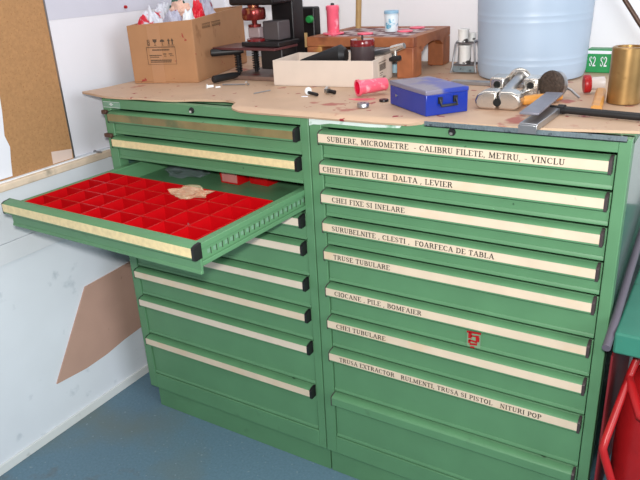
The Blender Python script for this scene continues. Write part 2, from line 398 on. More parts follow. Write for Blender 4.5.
cab_r = cabinet(W, 'right green steel drawer cabinet with eight lettered drawer labels, all drawers shut', RS, RT)

# nameplate, side catches, torn sticker, pale patch on the cabinets
np_ = MB().box(0.006, 0.0755, -0.0015, 0.0005, 1.0645, 1.0835).build('nameplate', NAMEP, cab_l)
np_['label'] = 'grey maker plate with pale diamond mark'
lg = MB()
def dia(cx, cz, w, h): lg.face([lg.bm.verts.new(p) for p in ((cx-w, -0.0018, cz), (cx, -0.0018, cz-h), (cx+w, -0.0018, cz), (cx, -0.0018, cz+h))])
dia(0.036, 1.0750, 0.006, 0.0022); dia(0.044, 1.0750, 0.006, 0.0022); dia(0.040, 1.0773, 0.006, 0.0022); dia(0.040, 1.0720, 0.005, 0.0018)
for z in (1.0820, 1.0662):
    lg.box(0.008, 0.074, -0.0019, -0.0014, z-0.0005, z+0.0005)
lg.build('nameplate_mark', NAMEL, np_, smooth=False)
for z, xa, xb in ((1.0515, 0.001, 0.020), (0.982, -0.003, 0.026)):
    c_ = MB().box(xa, xb, -0.010, 0.004, z-0.006, z+0.006).build('catch', mat('rusty_brown_catch', (86, 60, 50), 0.5, 0.3, 0.15, 40), cab_l, bevel=0.002)
    c_['label'] = 'small rusty brown catch on the left edge'
st = MB().box(1.130-W, 1.163-W, -0.0002, 0.0042, 0.5635, 0.6035).build('sticker', STICK, cab_r)
st['label'] = 'torn clear sticker with red marks'
m = MB()
for k, (u0, u1, v0, v1, s_) in enumerate([(0.000, 0.034, 0.038, 0.043, 0.002), (0.004, 0.012, 0.024, 0.040, 0), (0.010, 0.030, 0.029, 0.033, .003), (0.022, 0.031, 0.019, 0.031, 0), (0.006, 0.026, 0.017, 0.0215, -.002), (0.004, 0.010, 0.011, 0.019, 0), (0.008, 0.026, 0.006, 0.011, .003), (0.010, 0.020, -0.001, 0.003, .001)]):
    x, z = 1.1295-W, 0.5615
    m.hexa([(x+u0, -0.0012, z+v0), (x+u1, -0.0012, z+v0+s_), (x+u1, -0.0001, z+v0+s_), (x+u0, -0.0001, z+v0), (x+u0, -0.0012, z+v1), (x+u1, -0.0012, z+v1+s_), (x+u1, -0.0001, z+v1+s_), (x+u0, -0.0001, z+v1)])
m.build('red_marks', REDD, st, smooth=False)
m = MB().prism([(0.002, 1.064), (0.014, 1.068), (0.03, 1.068), (0.06, 1.073), (0.16, 1.072), (0.24, 1.076), (0.25, 1.0885), (0.002, 1.0885)], lambda x, z: (x, -0.0012, z), lambda x, z: (x, 0.0004, z))  # thin pale patch, mottled with green, along the top rail
m.build('pale_patch', PALEP, cab_r)['label'] = 'pale shiny patch at the top left corner'

# ------------------------------------------------------------------ red bins in the open drawer
DM = Matrix.Translation((0.686, -0.404, 0)) @ Matrix.Rotation(math.radians(-1.6), 4, 'Z')
BS = 0.0738
def bin_mb(s=BS-0.0012, h=0.0455, t=0.0013):
    b = MB(); q = s/2; p = q-t
    def v(x, y, z): return b.bm.verts.new((x, y, z))
    tq = 0.92
    o0 = [v(x*q*tq, y*q*tq, 0) for x, y in ((-1,-1),(1,-1),(1,1),(-1,1))]
    o1 = [v(x*q, y*q, h) for x, y in ((-1,-1),(1,-1),(1,1),(-1,1))]
    i1 = [v(x*p, y*p, h) for x, y in ((-1,-1),(1,-1),(1,1),(-1,1))]
    i0 = [v(x*p*tq, y*p*tq, t) for x, y in ((-1,-1),(1,-1),(1,1),(-1,1))]
    b.face(o0[::-1]); b.face(i0)
    for k in range(4):
        j = (k+1) % 4
        b.face([o0[k], o0[j], o1[j], o1[k]]); b.face([o1[k], o1[j], i1[j], i1[k]]); b.face([i1[k], i1[j], i0[j], i0[k]])
    return b
ORD = ['leftmost', 'second from the left', 'third from the left', 'fourth from the left', 'fourth from the right', 'third from the right', 'second from the right', 'rightmost']
ROW = ['front row nearest the handle', 'second row from the front', 'third row from the front', 'rear row']
bin0 = None
BZ = 0.8512
for r in range(4):
    for c in range(8):
        if bin0 is None:
            bin0 = bin_mb().build('parts_bin', REDP, smooth=False); o = bin0
        else:
            o = bin0.copy(); C.objects.link(o)
        p = DM @ Vector((0.067-0.686+BS*(c+.5), 0.0105+BS*(r+.5), BZ))
        o.location = p; o.rotation_euler = (0, 0, math.radians(-1.6))
        tag(o, 'red open-drawer bin: %s, %s' % (ORD[c], ROW[r]), 'bin', 'red bins filling the open drawer')
for (x, y, lab, mm, rz) in ((0.386, 0.116, 'loose red bin with faded pinkish front at the back of the open drawer', True, -0.05), (0.472, 0.140, 'plain loose red bin at the back of the open drawer, right of the faded one', False, -0.1)):
    o = bin0.copy(); C.objects.link(o); o.location = (x, y, BZ); o.rotation_euler = (0, 0, rz)
    tag(o, lab, 'bin', 'loose red bins at the back of the open drawer')
    if mm:
        MB().box(-0.026, 0.030, -0.0375, -0.0355, 0.006, 0.034).build('front_label', mat('faded_pink_label', (190, 120, 116), 0.5, 0, .08, 30), o)

# ------------------------------------------------------------------ crumpled film and bags
def crumple(name, m, loc, size, amp, freq, seed, sub=4, flat=0.0, rz=0, smooth=False, amp_cut=1.0):
    amp *= amp_cut
    bm = bmesh.new(); bmesh.ops.create_icosphere(bm, subdivisions=sub, radius=1.0)
    off = Vector((seed*7.1, seed*3.3, seed*1.7))
    for v in bm.verts:
        p = v.co.copy()
        n = noise.noise(p*freq+off)*amp + noise.noise(p*freq*2.3+off)*amp*.5 + abs(noise.noise(p*freq*1.3-off))*amp
        v.co = p*(1+n)
        v.co = Vector((v.co.x*size[0], v.co.y*size[1], max(v.co.z, -1+flat)*size[2]))
    zmin = min(v.co.z for v in bm.verts)
    for v in bm.verts: v.co.z -= zmin
    b = MB(); b.bm.free(); b.bm = bm
    return b.build(name, m, loc=loc, rot=(0, 0, rz), smooth=smooth, angle=25)
tag(crumple('plastic_bag', CLEAR, (0.447, -0.150, 0.8968), (0.042, 0.026, 0.013), 0.55, 1.9, 3, 3, 0.4, 0.25), 'crumpled yellowish clear plastic bag lying on the red bins', 'bag')
tag(crumple('plastic_film', CLEARW, (0.200, 0.110, 0.8512), (0.062, 0.045, 0.02), 0.4, 2.0, 5, 3, 0.5), 'crumpled clear grey film at the back left of the open drawer', 'film')
tag(crumple('plastic_scrap', CLEARW, (0.500, -0.240, 0.853), (0.022, 0.016, 0.012), 0.5, 2.0, 8, 2, 0.4), 'small clear plastic scrap inside a red bin', 'scrap')

# ------------------------------------------------------------------ sheet on top, metal plate
TZ = 1.0965
FR = [(-0.112, 0.028), (-0.105, 0.021), (-0.03, 0.002), (0.033, -0.012), (0.12, -0.012), (0.205, -0.004), (0.30, 0.022), (0.423, 0.050), (0.470, 0.038), (0.484, -0.004), (0.51, -0.010), (0.56, -0.014), (0.9, -0.014), (0.985, -0.008), (1.03, 0.004), (1.22, 0.008), (1.36, 0.032), (1.46, 0.052)]
def front(x):
    for (a, ya), (b, yb) in zip(FR, FR[1:]):
        if a <= x <= b: return ya+(yb-ya)*(x-a)/(b-a)
    return FR[-1][1]
m = MB(); NX, NY = 170, 26; X0, X1, YB = -0.112, 1.46, 0.855
grid = []
for i in range(NX+1):
    x = X0+(X1-X0)*i/NX; yf = front(x); col = []
    drop = max(0.0, min(1.0, (x-0.475)/0.04))*max(0.0, min(1.0, (1.03-x)/0.05))
    lift = max(0.0, min(1.0, (0.475-x)/0.02))
    for j in range(NY+1):
        s = j/NY; s2 = s**2.2
        y = yf+(YB-yf)*s2
        d = y-yf
        z = TZ + 0.0006*noise.noise(Vector((x*5, y*5, 0)))
        if d < 0.018: z -= drop*0.0085*(1-d/0.018)**1.2
        if d < 0.10: z += lift*(0.0035+0.0045*noise.noise(Vector((x*9, 2.0, 0))))*(1-d/0.10)**1.5
        col.append(m.bm.verts.new((x, y, z)))
    grid.append(col)
for i in range(NX):
    for j in range(NY): m.face([grid[i][j], grid[i+1][j], grid[i+1][j+1], grid[i][j+1]])
sh = m.build('worktop_sheet', SHEET)
for p in sh.data.polygons: p.use_smooth = True
md = sh.modifiers.new('thickness', 'SOLIDIFY'); md.thickness = 0.0055; md.offset = -1
tag(sh, 'tan stained vinyl sheet covering both green cabinets with a curled front edge', 'sheet')
TZ2 = TZ+0.0008  # worktop and left-wall positions below mostly back-projected from image pixels offline

m = MB().box(1.022, 1.424, -0.006, 0.06, H-0.0018, H-0.0002)
m.box(1.022, 1.424, -0.0165, -0.0135, 1.0885, 1.0992)
m.box(1.022, 1.424, -0.0165, -0.0055, H-0.0018, H-0.0002)
for k in range(66):
    x = 1.024+k*0.006
    m.box(x, x+0.003, -0.0180, -0.0160, 1.0905, 1.0990)
tag(m.build('metal_plate', GALV), 'ribbed grey metal strip along the front edge under the sheet, right side', 'metal strip')

# ------------------------------------------------------------------ left wall: boards, papers, bolt
tag(MB().box(-0.2075, -0.195, -1.3, 0.0145, 0.8825, 1.95).build('hardboard_panel', CORK), 'large brown hardboard panel standing on the wooden ledge of the left wall', 'board')
MB().box(-0.2075, -0.1925, 0.0145, 0.0195, 0.8825, 1.95).build('edge_strip', STEEL, bpy.data.objects['hardboard_panel'])['label'] = 'thin metal edge strip'
m = MB()
pp = [(-1.2, 0.89), (-0.208, 0.8905), (-0.203, 0.93), (-0.195, 0.975), (-0.204, 1.01), (-0.194, 1.079), (-0.19, 1.13), (-0.30, 1.18), (-1.2, 1.20)]
m.prism(pp, lambda y, z: (-0.1945, y, z), lambda y, z: (-0.1935, y, z))
tag(m.build('hanging_paper', PAPER), 'white paper hanging over the left part of the brown panel', 'paper')
m = MB().prism([(-0.0645, 0.888), (0.010, 0.888), (0.013, 0.917), (-0.0625, 0.926)], lambda y, z: (-0.1948, y, z), lambda y, z: (-0.1938, y, z))
tag(m.build('paper_card', mat('pinkish_card', (214, 192, 180), .6, 0, .03, 20)), 'small pale card at the bottom right corner of the brown panel', 'card')
m = MB().box(-0.2078, -0.2068, 0.030, 0.60, 1.305, 1.90)
tag(m.build('paper_sheet', GPAPER), 'pale grey paper sheet pinned high on the left wall', 'paper')
m = MB().lathe([(0, 0.008), (0.004, 0.008), (0.0055, 0.005), (0.003, 0.003), (0.003, 0.001), (0.0055, 0), (0, 0)], n=14, M=Matrix.Rotation(PI/2, 3, 'Y'))
tag(m.build('push_pin', REDD, loc=(-0.2068, 0.340, 1.321)), 'red push pin in the pale grey paper', 'pin')
pn = thing('hex_bolt', 'small steel bolt lying on the pine ledge beside the left cabinet', 'bolt', (-0.186, 0.100, 0.8817), 0.3)
MB().tube([(-0.003, 0.0, 0.0045), (0.018, 0.002, 0.0035)], 0.0032, 10).build('shank', STEEL, pn)
MB().lathe([(0, 0), (0.0055, 0), (0.0055, 0.005), (0, 0.005)], n=6, M=Matrix.Rotation(PI/2, 3, 'Y'), c=(-0.008, 0, 0.0050)).build('head', STEEL, pn)
m = MB().prism([(-0.0507, 0.4575), (-0.2316, 0.181), (-0.11, 0.171), (-0.017, 0.1757), (0.07, 0.190), (0.154, 0.1974), (0.32, 0.21), (0.32, 0.488), (0.1456, 0.465)], lambda y, z: (-0.1848, y, z), lambda y, z: (-0.1800, y, z))
tag(m.build('scrap_board', PANEL), 'pinkish brown offcut of hardboard on the lower left wall beside the cabinet', 'board')

# ------------------------------------------------------------------ cardboard box and the bags in it
BW, BD, BH = 0.220, 0.45, 0.180
bx = thing('cardboard_box', 'open brown cardboard box full of plastic bags on the left of the worktop', 'box', (-0.066, 0.201, TZ2), 0.300)
t_ = 0.005
def rim(u, v): return 0.176+0.012*u/BW+0.012*v/BD
m = MB(); m.box(0, BW, 0, BD, 0, t_)
def wall4(u0, u1, v0, v1):
    m.hexa([(u0, v0, t_), (u1, v0, t_), (u1, v1, t_), (u0, v1, t_), (u0, v0, rim(u0, v0)), (u1, v0, rim(u1, v0)), (u1, v1, rim(u1, v1)), (u0, v1, rim(u0, v1))])
wall4(0, BW, 0, t_); wall4(0, BW, BD-t_, BD); wall4(0, t_, t_, BD-t_); wall4(BW-t_, BW, t_, BD-t_)
m.build('carton', CARD, bx, bevel=0.0015)
MB().box(0.068, 0.110, -0.0006, 0.0002, 0.002, 0.174).build('tape', mat('brown_tape', (174, 130, 96), 0.35, 0, .03, 10), bx)
m = MB()
def pr(u0, u1, v0, v1): m.box(u0, u1, -0.0012, -0.0007, v0, v1)
PX, PZ = 0.058, 0.058
def frame(u0, u1, v0, v1, w=0.0008):
    pr(u0, u1, v0, v0+w); pr(u0, u1, v1-w, v1); pr(u0, u0+w, v0, v1); pr(u1-w, u1, v0, v1)
frame(PX, PX+0.098, PZ, PZ+0.052)
pr(PX, PX+0.098, PZ+0.0525, PZ+0.0535)
# stacking figure, glass, umbrella, arrows
pr(PX+.006, PX+.014, PZ+.057, PZ+.059); frame(PX+.006, PX+.014, PZ+.060, PZ+.067, .0016); frame(PX+.006, PX+.014, PZ+.068, PZ+.075, .0016)
def poly(pts): m.prism(pts, lambda u, v: (u, -0.0012, v), lambda u, v: (u, -0.0007, v))
gx = PX+.032
poly([(gx-.007, PZ+.076), (gx+.007, PZ+.076), (gx+.006, PZ+.069), (gx+.002, PZ+.066), (gx-.002, PZ+.066), (gx-.006, PZ+.069)]); pr(gx-.0008, gx+.0008, PZ+.058, PZ+.067); pr(gx-.004, gx+.004, PZ+.057, PZ+.0583)
ux = PX+.057
poly([(ux-.008, PZ+.068), (ux+.008, PZ+.068), (ux+.006, PZ+.073), (ux, PZ+.076), (ux-.006, PZ+.073)]); pr(ux-.0006, ux+.0006, PZ+.058, PZ+.069); pr(ux-.0006, ux+.003, PZ+.057, PZ+.058)
for ax in (PX+.079, PX+.091):
    pr(ax-.0018, ax+.0018, PZ+.060, PZ+.071); poly([(ax-.0048, PZ+.070), (ax+.0048, PZ+.070), (ax, PZ+.078)]); pr(ax-.005, ax+.005, PZ+.057, PZ+.0585)
def greek(u0, u1, v, h):
    u = u0
    while u < u1:
        w_ = random.uniform(.002, .0045); pr(u, min(u+w_, u1), v, v+h); u += w_+.0010
greek(PX+.020, PX+.078, PZ+.042, .004); greek(PX+.008, PX+.050, PZ+.026, .003); greek(PX+.056, PX+.066, PZ+.030, .003); greek(PX+.074, PX+.086, PZ+.030, .003); greek(PX+.010, PX+.040, PZ+.021, .0025); greek(PX+.058, PX+.066, PZ+.024, .002); greek(PX+.078, PX+.090, PZ+.025, .002); greek(PX+.010, PX+.082, PZ+.011, .0035); greek(PX+.010, PX+.080, PZ+.006, .003)
m.build('printed_marks', mat('grey_carton_ink', (84, 66, 52), .7), bx, smooth=False)
m = MB(); u = 0.075
for wlen in (0.062, 0.075):
    u_end = u+wlen
    while u < u_end:
        w_ = random.uniform(.004, .008)
        m.box(BW+0.0007, BW+0.0012, u, u+w_*.35, .155, .170); m.box(BW+0.0007, BW+0.0012, u, u+w_, .167, .170)
        m.box(BW+0.0007, BW+0.0012, u+w_*.6, u+w_, .155, .162); m.box(BW+0.0007, BW+0.0012, u, u+w_, .155, .1575)
        u += w_+.003
    u += .012
m.build('side_print', mat('faded_carton_ink', (122, 92, 66), .7), bx, smooth=False)

BT = TZ2+BH
BM = Matrix.Translation((-0.066, 0.201, TZ2)) @ Matrix.Rotation(0.300, 4, 'Z')
def bag(nm, m_, u, v, z, size, amp, seed, label, cat='bag', rz=0, freq=1.9):
    p = BM @ Vector((u, v, z)); tag(crumple(nm, m_, p, size, amp, freq, seed, 5, 0.15, rz, amp_cut=0.72), label, cat, 'bags heaped in the cardboard box')
bag('plastic_bag', BAG_W, 0.054, 0.064, 0.006, (0.041, 0.047, 0.110), 0.30, 1, 'white and red carrier bag at the left front of the cardboard box')
bag('plastic_bag', BAG_L, 0.128, 0.066, 0.006, (0.046, 0.046, 0.109), 0.30, 2, 'lilac grey bag with dark red specks at the middle front of the cardboard box')
bag('plastic_bag', BAG_WW, 0.178, 0.078, 0.006, (0.026, 0.040, 0.106), 0.28, 4, 'plain white bag at the right front corner of the cardboard box')
bag('plastic_bag', BAG_G, 0.092, 0.190, 0.006, (0.036, 0.040, 0.128), 0.30, 6, 'dark green bag sticking up behind the white and red bag')
bag('cloth_rag', BAG_P, 0.124, 0.135, 0.168, (0.034, 0.028, 0.036), 0.40, 9, 'peach coloured rag on top of the bags in the cardboard box', 'rag')
bag('plastic_bag', BAG_R, 0.174, 0.160, 0.006, (0.024, 0.034, 0.116), 0.28, 11, 'red bag standing at the right side of the cardboard box')
bag('plastic_bag', BAG_W, 0.048, 0.165, 0.006, (0.034, 0.046, 0.118), 0.28, 15, 'white and red bag at the back left of the cardboard box')
bag('plastic_bag', BAG_L, 0.166, 0.245, 0.006, (0.036, 0.040, 0.128), 0.28, 17, 'lilac bag at the back right of the cardboard box')

# ------------------------------------------------------------------ bench press machine
P = thing('bench_press', 'black bench machine with red spindle and tall control box between carton and wooden stand', 'machine', (0.30, 0.42, TZ2), 0.0)
L = lambda x, y, z: (x-0.30, y-0.42, z-TZ2)
def lbox(mb, x0, x1, y0, y1, z0, z1): mb.box(x0-0.30, x1-0.30, y0-0.42, y1-0.42, z0-TZ2, z1-TZ2); return mb
lbox(MB(), 0.195, 0.384, 0.350, 0.655, TZ2, TZ2+0.012).build('base_plate', BASEP, P, bevel=0.002)
o = lbox(MB(), 0.268, 0.368, 0.61, 0.65, TZ2+0.012, 1.294).build('control_box', BLACKM, P, bevel=0.006)
bt = MB().lathe([(0, 0.016), (0.010, 0.015), (0.012, 0.010), (0.012, 0.0), (0, 0)], n=20, M=Matrix.Rotation(PI/2, 3, 'X'), c=L(0.354, 0.61, 1.256)).build('start_button', GBTN, o); bt['label'] = 'green push button'
pl_ = lbox(MB(), 0.300, 0.338, 0.6075, 0.611, 1.167, 1.213).build('rating_plate', YPLATE, o); pl_['label'] = 'yellowed rating plate'
m = MB(); lbox(m, 0.320, 0.325, 0.6070, 0.6078, 1.188, 1.194); lbox(m, 0.315, 0.317, 0.6070, 0.6078, 1.184, 1.187); m.build('plate_mark', INK, pl_)
lbox(MB(), 0.292, 0.372, 0.478, 0.54, TZ2+0.012, 1.40).build('column', BLACKM, P, bevel=0.003)
lbox(MB(), 0.205, 0.372, 0.375, 0.50, 1.316, 1.38).build('upper_arm', BLACKM, P, bevel=0.008)
m = MB().lathe([(0, 1.335), (0.018, 1.335), (0.018, 1.310), (0.034, 1.308), (0.0365, 1.300), (0.0365, 1.280), (0.033, 1.273), (0.009, 1.271), (0.0075, 1.262), (0.020, 1.260), (0.020, 1.252), (0, 1.252)], c=(0.281-0.30, -0.02, -TZ2), n=28)
o = m.build('spindle', COPPERR, P); o['label'] = 'shiny red stained copper spindle'
lbox(MB(), 0.262, 0.305, 0.388, 0.420, 1.221, 1.2515).build('gauge_block', mat('frosted_grey_block', (150, 132, 134), .35, 0, .1, 20), P, bevel=0.003)
lbox(MB(), 0.306, 0.366, 0.405, 0.47, 1.2115, 1.268).build('motor_block', GREYM, P, bevel=0.004)
m = MB().lathe([(0, 1.2205), (0.023, 1.2195), (0.029, 1.217), (0.029, 1.2105), (0, 1.2105)], c=(0.283-0.30, -0.02, -TZ2)); m.build('lower_die', MAROON, P)
lbox(MB(), 0.250, 0.390, 0.365, 0.48, 1.1965, 1.2100).build('crosshead', BLACKM, P, bevel=0.002)
lbox(MB(), 0.150, 0.390, 0.343, 0.47, 1.188, 1.195).build('table_plate', mat('red_brown_plate', (92, 52, 54), .35, .3, .2, 20), P, bevel=0.001)
lbox(MB(), 0.306, 0.386, 0.385, 0.47, TZ2+0.030, 1.188).build('lower_housing', BLACKM, P, bevel=0.003)
for x, y in ((0.2115, 0.390), (0.2440, 0.440)):
    o = MB().tube([L(x, y, TZ2+0.010), L(x, y, 1.189)], 0.006, 14).build('post', BLACKM, P)
    sp = MB(); pts = [L(x+0.0095*math.cos(a*PI/6), y+0.0095*math.sin(a*PI/6), TZ2+0.020+0.068*a/108) for a in range(109)]
    sp.tube(pts, 0.0026, 6).build('spring', BLACK, o)
for z, (xa, ya), (xb, yb) in ((1.1795, (0.150, 0.332), (0.235, 0.392)), (TZ2+0.013, (0.208, 0.262), (0.232, 0.362))):
    m = MB(); a = Vector(L(xa, ya, z)); b = Vector(L(xb, yb, z+0.0015))
    m.tube([a, a.lerp(b, .03), a.lerp(b, .75), b], [0.008, 0.0115, 0.0105, 0.007], 16)
    m.build('lever', BLACK, P)

# ------------------------------------------------------------------ wooden chequered stand and the tubes on it
SX, SY, SW, SD, SH = 0.417, 0.479, 0.353, 0.335, 0.1165
ST = thing('wooden_stand', 'low brown wooden stand with a chequered top at the back of the worktop', 'stand', (SX, SY, TZ2), 0.05)
for x in (0, SW-0.052):
    for y in (0, SD-0.07):
        m = MB().prism([(0.0, 0.0), (0.052, 0.0), (0.052, SH-0.028), (0.0, SH-0.028)], lambda a, z, x=x, y=y: (x+a, y, z), lambda a, z, x=x, y=y: (x+a, y+0.07, z))
        m.build('leg', WOOD, ST, bevel=0.003)
for y in (0, SD-0.022): MB().box(0.0, SW, y, y+0.022, SH-0.028, SH).build('apron', WOOD, ST, bevel=0.002)
arch = [(0.022, SH-0.028), (0.075, SH-0.048)] + [(0.075+(SD-0.15)*k/10, SH-0.048+0.020*math.sin(PI*k/10)**.5) for k in range(1, 10)] + [(SD-0.075, SH-0.048), (SD-0.022, SH-0.028), (SD-0.022, SH), (0.022, SH)]
for x in (0, SW-0.022): MB().prism(arch, lambda y, z, x=x: (x, y, z), lambda y, z, x=x: (x+0.022, y, z)).build('apron', WOOD, ST, bevel=0.001)
m = MB()
for a, b, c_, d_ in ((0.022, SW-0.022, 0.022, 0.035), (0.022, SW-0.022, SD-0.035, SD-0.022), (0.022, 0.034, 0.035, SD-0.035), (SW-0.034, SW-0.022, 0.035, SD-0.035)):
    m.box(a, b, c_, d_, SH-0.010, SH-0.001)
m.build('top_border', WOOD, ST)
tx, ty = (SW-0.068)/7, (SD-0.07)/6
SPOOL = (0.4560, 0.580); JAR = (0.6179, 0.669)
def loc_(c): dx, dy = c[0]-SX, c[1]-SY; return (dx*math.cos(.05)+dy*math.sin(.05), dy*math.cos(.05)-dx*math.sin(.05))
red_b, pale_b = MB(), MB()
for i in range(7):
    for j in range(6):
        x, y = 0.034+i*tx, 0.035+j*ty
        if any(abs(x+tx/2-loc_(c)[0]) < tx/2+0.021 and abs(y+ty/2-loc_(c)[1]) < ty/2+0.021 for c in (SPOOL,)): continue
        (red_b if (i+j) % 2 == 0 else pale_b).box(x, x+tx, y, y+ty, SH-0.010, SH-0.002)
red_b.build('red_squares', TILER, ST); pale_b.build('pale_squares', TILEB, ST)
SZ = TZ2+SH
def rimmed_tube(name, m_, x, y, z0, z1, r, label, cat, capm=None):
    t = thing(name, label, cat, (x, y, z0))
    MB().lathe([(0, 0), (r*.96, 0), (r, 0.004), (r, z1-z0-0.004), (r*.96, z1-z0), (r*.8, z1-z0), (r*.8, z1-z0-0.004), (0, z1-z0-0.004)]).build('tube_body', m_, t)
    return t
SPX = SPOOL
t = thing('pink_tube', 'tall pink and red plastic tube standing through the left of the chequered stand', 'tube', (SPX[0], SPX[1], TZ2))
MB().lathe([(0, 0), (0.016, 0), (0.0190, 0.01), (0.0195, 0.186), (0.0215, 0.191), (0.0215, 0.200), (0.018, 0.203), (0, 0.203)]).build('tube_body', PINKP, t)
MB().lathe([(0.020, SH), (0.034, SH), (0.034, SH+0.004), (0.020, SH+0.005)]).build('flange', PINKP, t)
MB().lathe([(0, 0.203), (0.006, 0.203), (0.005, 0.209), (0, 0.210)], n=12).build('nozzle', BLACK, t)
t = thing('plastic_jar', 'white plastic jar with a pale blue stain and rim standing on the chequered stand', 'jar', (JAR[0], JAR[1], SZ-0.0015))
MB().lathe([(0, 0), (0.0200, 0), (0.0210, 0.003), (0.0210, 0.055), (0.0195, 0.057), (0, 0.057)]).build('jar_body', WHITEB, t)
MB().lathe([(0.0205, 0.055), (0.0232, 0.055), (0.0232, 0.0615), (0.0205, 0.064), (0, 0.064)]).build('rim', mat('pale_blue_rim', (140, 180, 206), .4), t)
MB().tube([(0.4440, 0.770, SZ-0.001), (0.4530, 0.775, SZ+0.24)], 0.0098, 16).build('wooden_dowel', DOWEL)
tag(bpy.data.objects['wooden_dowel'], 'round pale wooden dowel standing upright at the back of the chequered stand', 'stick')
for k, (x, y, lab) in enumerate(((0.565, 0.590, 'red disc near the front edge of the chequered stand top'), (0.665, 0.668, 'red disc on the chequered stand just right of the white jar'), (0.660, 0.775, 'red disc at the back right of the chequered stand top'))):
    t = thing('plastic_disc', lab, 'disc', (x, y, SZ-0.0015), 0, 'red discs on the chequered stand')
    MB().lathe([(0, 0), (0.024, 0), (0.0255, 0.002), (0.024, 0.0045), (0.013, 0.005), (0.010, 0.0035), (0, 0.0035)]).build('disc', PINKP, t)
tag(MB().lathe([(0, 0), (0.016, 0), (0.017, 0.004), (0.017, 0.060), (0.012, 0.066), (0, 0.066)], c=(0.506, 0.590, TZ2)).build('white_jar', CANW), 'small white jar under the chequered stand behind the cream tray', 'jar')
tag(MB().lathe([(0, 0), (0.012, 0.001), (0.017, 0.010), (0.015, 0.026), (0.006, 0.034), (0, 0.035)], c=(0.640, 0.700, TZ2)).build('bottle_stopper', PINKP), 'pink cap lying under the chequered stand at the back', 'cap')
tag(MB().lathe([(0, 0), (0.011, 0), (0.011, 0.062), (0.008, 0.068), (0, 0.068)], c=(0.664, 0.595, TZ2)).build('pale_blue_tube', mat('pale_blue_tube', (170, 204, 218), .35)), 'pale blue tube under the chequered stand beside its front right leg', 'tube')

# ------------------------------------------------------------------ cream tray and contents
TX, TY, TW, TD, TH = 0.4175, 0.289, 0.307, 0.180, 0.0720
TR = thing('cardboard_tray', 'shallow cream cardboard tray in front of the wooden stand', 'tray', (TX, TY, TZ2), 0.146)
t_ = 0.003
m = MB(); m.box(0, TW, 0, TD, 0, t_); m.box(0, TW, 0, t_, t_, TH); m.box(0, TW, TD-t_, TD, t_, TH); m.box(0, t_, t_, TD-t_, t_, TH); m.box(TW-t_, TW, t_, TD-t_, t_, TH)
m.build('tray_body', CARDW, TR, bevel=0.0008)
o = MB().box(TW+0.0001, TW+0.0007, 0.045, 0.125, 0.006, 0.064).build('paper_label', mat('grey_label', (206, 192, 178), .6), TR); o['label'] = 'printed label with barcode'
m = MB()
y = 0.056
while y < 0.112:
    w_ = random.choice((.0012, .002, .003)); m.box(TW+0.0008, TW+0.0012, y, y+w_, 0.036, 0.054); y += w_+.0014
for z, ya, yb in ((0.028, 0.06, 0.085), (0.022, 0.062, 0.08), (0.013, 0.085, 0.115), (0.016, 0.085, 0.10), (0.058, 0.05, 0.118)): m.box(TW+0.0008, TW+0.0012, ya, yb, z, z+0.0022)
m.build('barcode', mat('label_print', (110, 98, 90), .7), o, smooth=False)
TM = Matrix.Translation((TX, TY, TZ2)) @ Matrix.Rotation(0.146, 4, 'Z')
p = TM @ Vector((0.247, 0.088, 0.0035))
t = thing('round_canister', 'dark brown canister with a maroon lid standing in the cream tray', 'canister', p)
MB().lathe([(0, 0), (0.033, 0), (0.0345, 0.002), (0.0345, 0.098), (0.0345, 0.099)]).build('canister_body', DBROWN, t)
MB().lathe([(0.0345, 0.099), (0.0350, 0.101), (0.0350, 0.114), (0.033, 0.117), (0, 0.118)]).build('lid', MAROON, t)
MB().tube([(0, 0, 0.117), (0, 0, 0.128)], 0.003, 10).build('knob', BLACK, t)
# black wedge shaped funnel
a = TM @ Vector((0.055, 0.075, 0.060)); b = TM @ Vector((0.180, 0.090, 0.076)); 
m = MB(); m.tube([a, a.lerp(b, .85), b, b+Vector((0.016, 0.002, 0.0))], [0.004, 0.026, 0.030, 0.018], 20)
tag(m.build('black_funnel', BLACK), 'long black tapered funnel lying in the cream tray left of the canister', 'funnel')
t = thing('clamp_rod', 'steel rod with a black clamp knob leaning out of the cream tray to the right', 'rod', tuple(TM @ Vector((0.285, 0.140, 0.004))))
base = TM @ Vector((0.285, 0.140, 0.004)); Rr = lambda x, y, z: Vector((x, y, z))-base
MB().tube([Rr(0.650, 0.452, 1.171), Rr(0.735, 0.432, 1.1885)], 0.0085, 14).build('rod', STEEL, t)
MB().tube([Rr(0.733, 0.432, 1.188), Rr(0.748, 0.430, 1.192), Rr(0.773, 0.427, 1.200)], [0.011, 0.011, 0.008], 14).build('socket', CHROME, t)
MB().tube([Rr(0.745, 0.425, 1.190), Rr(0.747, 0.420, 1.172)], 0.0045, 10).build('clamp_screw', CHROME, t)
MB().tube([Rr(0.732, 0.417, 1.162), Rr(0.745, 0.417, 1.164), Rr(0.766, 0.416, 1.168)], [0.005, 0.009, 0.007], 12).build('clamp_knob', BLACK, t)

# ------------------------------------------------------------------ small things in front of the tray
t = thing('pink_cup', 'pink plastic cup lying on its side in front of the cream tray', 'cup', (0.742, 0.204, TZ2))  # most loose worktop things remapped by homography to keep image pixels after camera refit
ax = Vector((0.062, 0.072, 0.004)).normalized()
Q = Vector((0, 0, 1)).rotation_difference(ax).to_matrix()
MB().lathe([(0.0165, 0.0), (0.0215, -0.001), (0.0215, 0.005), (0.0185, 0.007), (0.0165, 0.078), (0.014, 0.082), (0, 0.082), ], c=(0, 0, 0.0222), M=Q).build('cup_wall', PINKP, t)
MB().lathe([(0.0165, 0.0), (0.0155, 0.01), (0.013, 0.072), (0, 0.073)], c=(0, 0, 0.0222), M=Q).build('cup_lining', REDLIQ, t)['label'] = 'deep red inside of the cup'
m = MB(); pts = [(0.030*math.cos(a)*(1+.3*math.sin(3*a)), 0.014*math.sin(a)*(1+.25*math.cos(2*a))) for a in [2*PI*k/20 for k in range(20)]]
